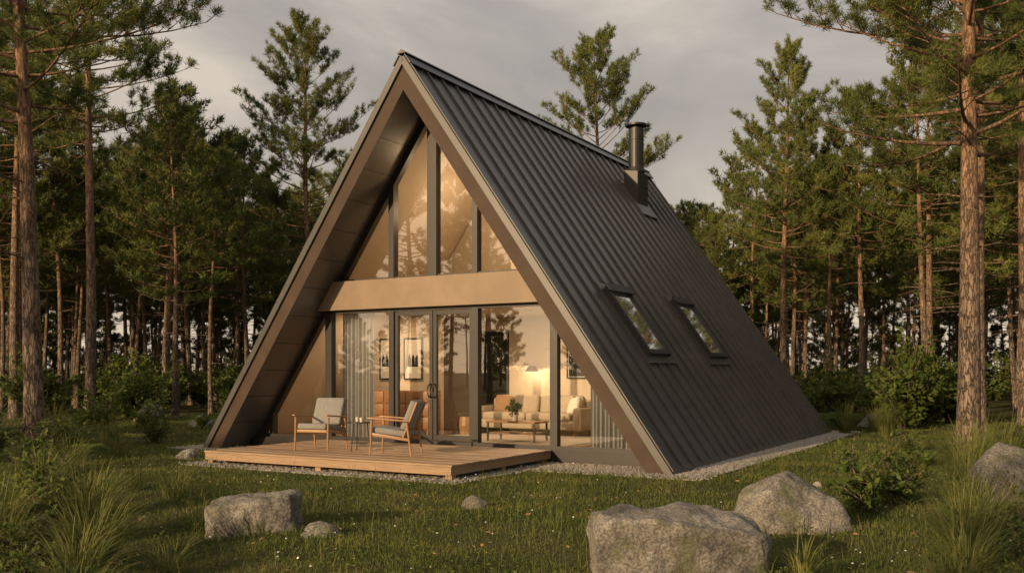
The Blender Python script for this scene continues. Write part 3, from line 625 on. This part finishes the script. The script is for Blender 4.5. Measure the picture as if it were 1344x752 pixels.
for x,y,n,h,sp in((-4.35,9.6,320,.75,.7),(-3.8,8.5,260,.6,.6),(-4.9,8.9,180,.68,.5),(-3.45,7.4,220,.5,.5),(-4.3,7.9,180,.6,.5),(-3.0,6.5,160,.36,.4),(-2.9,7.9,90,.34,.35),(-5.8,11.5,200,.75,.5),(-6.4,13.4,180,.75,.5),(-5.0,11.0,180,.65,.5),(-4.4,12.2,100,.45,.4),(3.9,8.1,280,.65,.55),(4.5,8.9,200,.6,.5),(3.5,7.2,220,.5,.5),(3.0,6.4,140,.34,.4),(5.0,10.3,200,.7,.5),(6.5,13.2,280,1.0,.65),(7.2,13.8,220,.95,.6),(7.6,15.2,220,1.0,.55),(6.0,12.4,160,.7,.5),(5.6,9.4,200,.65,.45),(9.6,24,180,1.0,.6),(8.9,25,120,.9,.5),(-11,22.5,160,.8,.5),(-7.3,15.5,130,.6,.4),(-5.3,13.2,100,.4,.3),(2.2,7.1,60,.34,.25),(-3.4,10.2,80,.34,.3),(1.9,10.2,60,.28,.25),(-10.6,27,150,.7,.5),(10.2,26.3,160,.8,.5),(6.9,11.6,150,.7,.45),(-1.2,6.6,50,.25,.2),(.3,6.5,40,.22,.2),(-8.8,20.5,140,.7,.5),(-7.7,18.4,110,.5,.4)):
    tuft('tall_grass_clump',x,y,n,h,sp)
def fern(x,y,s,seed):
    r=np.random.default_rng(seed); Vs=[];Qs=[];off=0
    for i in range(15):
        az=i*2.4+r.normal(0,.2); Ln=r.uniform(.6,1.0); K=20; t=np.linspace(0,1,K); hd=np.array([math.cos(az),math.sin(az),0]); sd=np.array([-hd[1],hd[0],0])
        P=hd[None]*(Ln*.75*t**1.25)[:,None]+np.array([0,0,1.])[None]*(Ln*(1.15*t-.75*t**2.4))[:,None]
        V,Q=tube_arr(P,.006*(1-.8*t),3); Vs.append(V);Qs.append(Q+off);off+=len(V)
        for k in range(3,K):
            l=.20*Ln*math.sin(math.pi*min(1,(k/K)*.95+.03))**.8+.01; tg=P[k]-P[k-1]; tg/=np.linalg.norm(tg)
            for sgn in(-1,1):
                d=sd*sgn+tg*.45+np.array([0,0,-.15]); d/=np.linalg.norm(d); w=tg*.022
                Vs.append(np.stack([P[k]-w*.5,P[k]+d*l*.5-w*.7,P[k]+d*l,P[k]+d*l*.5+w*.9])); Qs.append(np.array([[0,1,2,3]])+off); off+=4
    o=link(D.objects.new('fern',fast_mesh('fern',np.concatenate(Vs),np.concatenate(Qs),mats=[M['leaf']]))); o.location=(x,y,float(ghe(x,y))-.02); o.scale=(s,s,s); o.rotation_euler=(0,0,seed)
for i,(x,y,s) in enumerate([(-4.6,8.2,.6),(-5.5,9.6,.7),(-3.2,6.9,.42),(4.9,10.2,.65),(5.6,11.8,.7),(3.6,6.7,.42),(-7.6,16.2,.9),(-9.0,21,1.0),(8.6,26.5,1.1),(9.6,27.5,1.1),(8.0,17.2,.8),(-8.6,26,1.0),(-12,26,1.1),(7.3,16.6,.7)]): fern(x,y,s,i+1)
# ------------------------------------------------------------------ light, sky
sd=Vector((-.70,-.714,0)).normalized(); el=math.radians(14); sv=Vector((sd.x*math.cos(el),sd.y*math.cos(el),math.sin(el)))
s=D.lights.new('sun','SUN'); s.energy=5.0; s.angle=math.radians(.6); s.color=(1,.70,.40); so=link(D.objects.new('sun',s)); so.rotation_euler=sv.to_track_quat('Z','Y').to_euler()
Wd=D.worlds.new('World'); SC.world=Wd; Wd.use_nodes=True; nt=Wd.node_tree; N=nt.nodes; Lk=nt.links; N.clear()
out=N.new('ShaderNodeOutputWorld'); sky=N.new('ShaderNodeTexSky'); sky.sky_type='NISHITA'; sky.sun_disc=False; sky.sun_elevation=el; sky.sun_rotation=math.atan2(sd.x,sd.y)
b1=N.new('ShaderNodeBackground'); b1.inputs[1].default_value=.08; Lk.new(sky.outputs[0],b1.inputs[0])
tc=N.new('ShaderNodeTexCoord'); sp=N.new('ShaderNodeSeparateXYZ'); Lk.new(tc.outputs['Generated'],sp.inputs[0])
def math_(op,a,b=None,clamp=False):
    m=N.new('ShaderNodeMath'); m.operation=op; m.use_clamp=clamp
    for i,x in enumerate((a,b)):
        if x is None: continue
        if isinstance(x,(int,float)): m.inputs[i].default_value=x
        else: Lk.new(x,m.inputs[i])
    return m.outputs[0]
zc=math_('ADD',math_('MAXIMUM',sp.outputs[2],0.0),.16)
cb=N.new('ShaderNodeCombineXYZ'); Lk.new(math_('DIVIDE',sp.outputs[0],zc),cb.inputs[0]); Lk.new(math_('DIVIDE',sp.outputs[1],zc),cb.inputs[1]); cb.inputs[2].default_value=5.1
n1=N.new('ShaderNodeTexNoise'); n1.inputs['Scale'].default_value=.85; n1.inputs['Detail'].default_value=8; n1.inputs['Roughness'].default_value=.55; n1.inputs['Distortion'].default_value=.6; Lk.new(cb.outputs[0],n1.inputs['Vector'])
rp=N.new('ShaderNodeValToRGB'); e=rp.color_ramp.elements; e[0].position=.38;e[1].position=.64; e[0].color=(.30,.295,.29,1); e[1].color=(.78,.69,.58,1); Lk.new(n1.outputs['Fac'],rp.inputs[0])
e3=e.new(.51); e3.color=(.46,.43,.40,1)
hz=math_('POWER',math_('SUBTRACT',1.0,math_('MAXIMUM',sp.outputs[2],0.0),True),4.0)
wm=N.new('ShaderNodeMixRGB'); wm.inputs[2].default_value=(.98,.77,.55,1); Lk.new(math_('MULTIPLY',hz,.75),wm.inputs[0]); Lk.new(rp.outputs[0],wm.inputs[1])
dt=N.new('ShaderNodeVectorMath'); dt.operation='DOT_PRODUCT'; Lk.new(tc.outputs['Generated'],dt.inputs[0]); dt.inputs[1].default_value=sv
gw=math_('POWER',math_('MAXIMUM',dt.outputs['Value'],0.0),6.0)
ad=N.new('ShaderNodeMixRGB'); ad.blend_type='ADD'; ad.inputs[2].default_value=(2.3,1.55,.85,1); Lk.new(gw,ad.inputs[0]); Lk.new(wm.outputs[0],ad.inputs[1])
b2=N.new('ShaderNodeBackground'); b2.inputs[1].default_value=.95; Lk.new(ad.outputs[0],b2.inputs[0])
mx=N.new('ShaderNodeMixShader'); mx.inputs[0].default_value=.85; Lk.new(b1.outputs[0],mx.inputs[1]);Lk.new(b2.outputs[0],mx.inputs[2]);Lk.new(mx.outputs[0],out.inputs[0])
# ------------------------------------------------------------------ camera
cam=D.cameras.new('camera'); cam.sensor_width=36; cam.lens=1230/1344*36; cam.shift_y=(488-376)/1344; cam.clip_end=3000; cam.clip_start=.05
co=link(D.objects.new('camera',cam)); co.location=(0,0,1.65); co.rotation_euler=(math.radians(90),0,0); SC.camera=co
SC.view_settings.view_transform='Standard'; SC.view_settings.look='None'; SC.view_settings.exposure=0
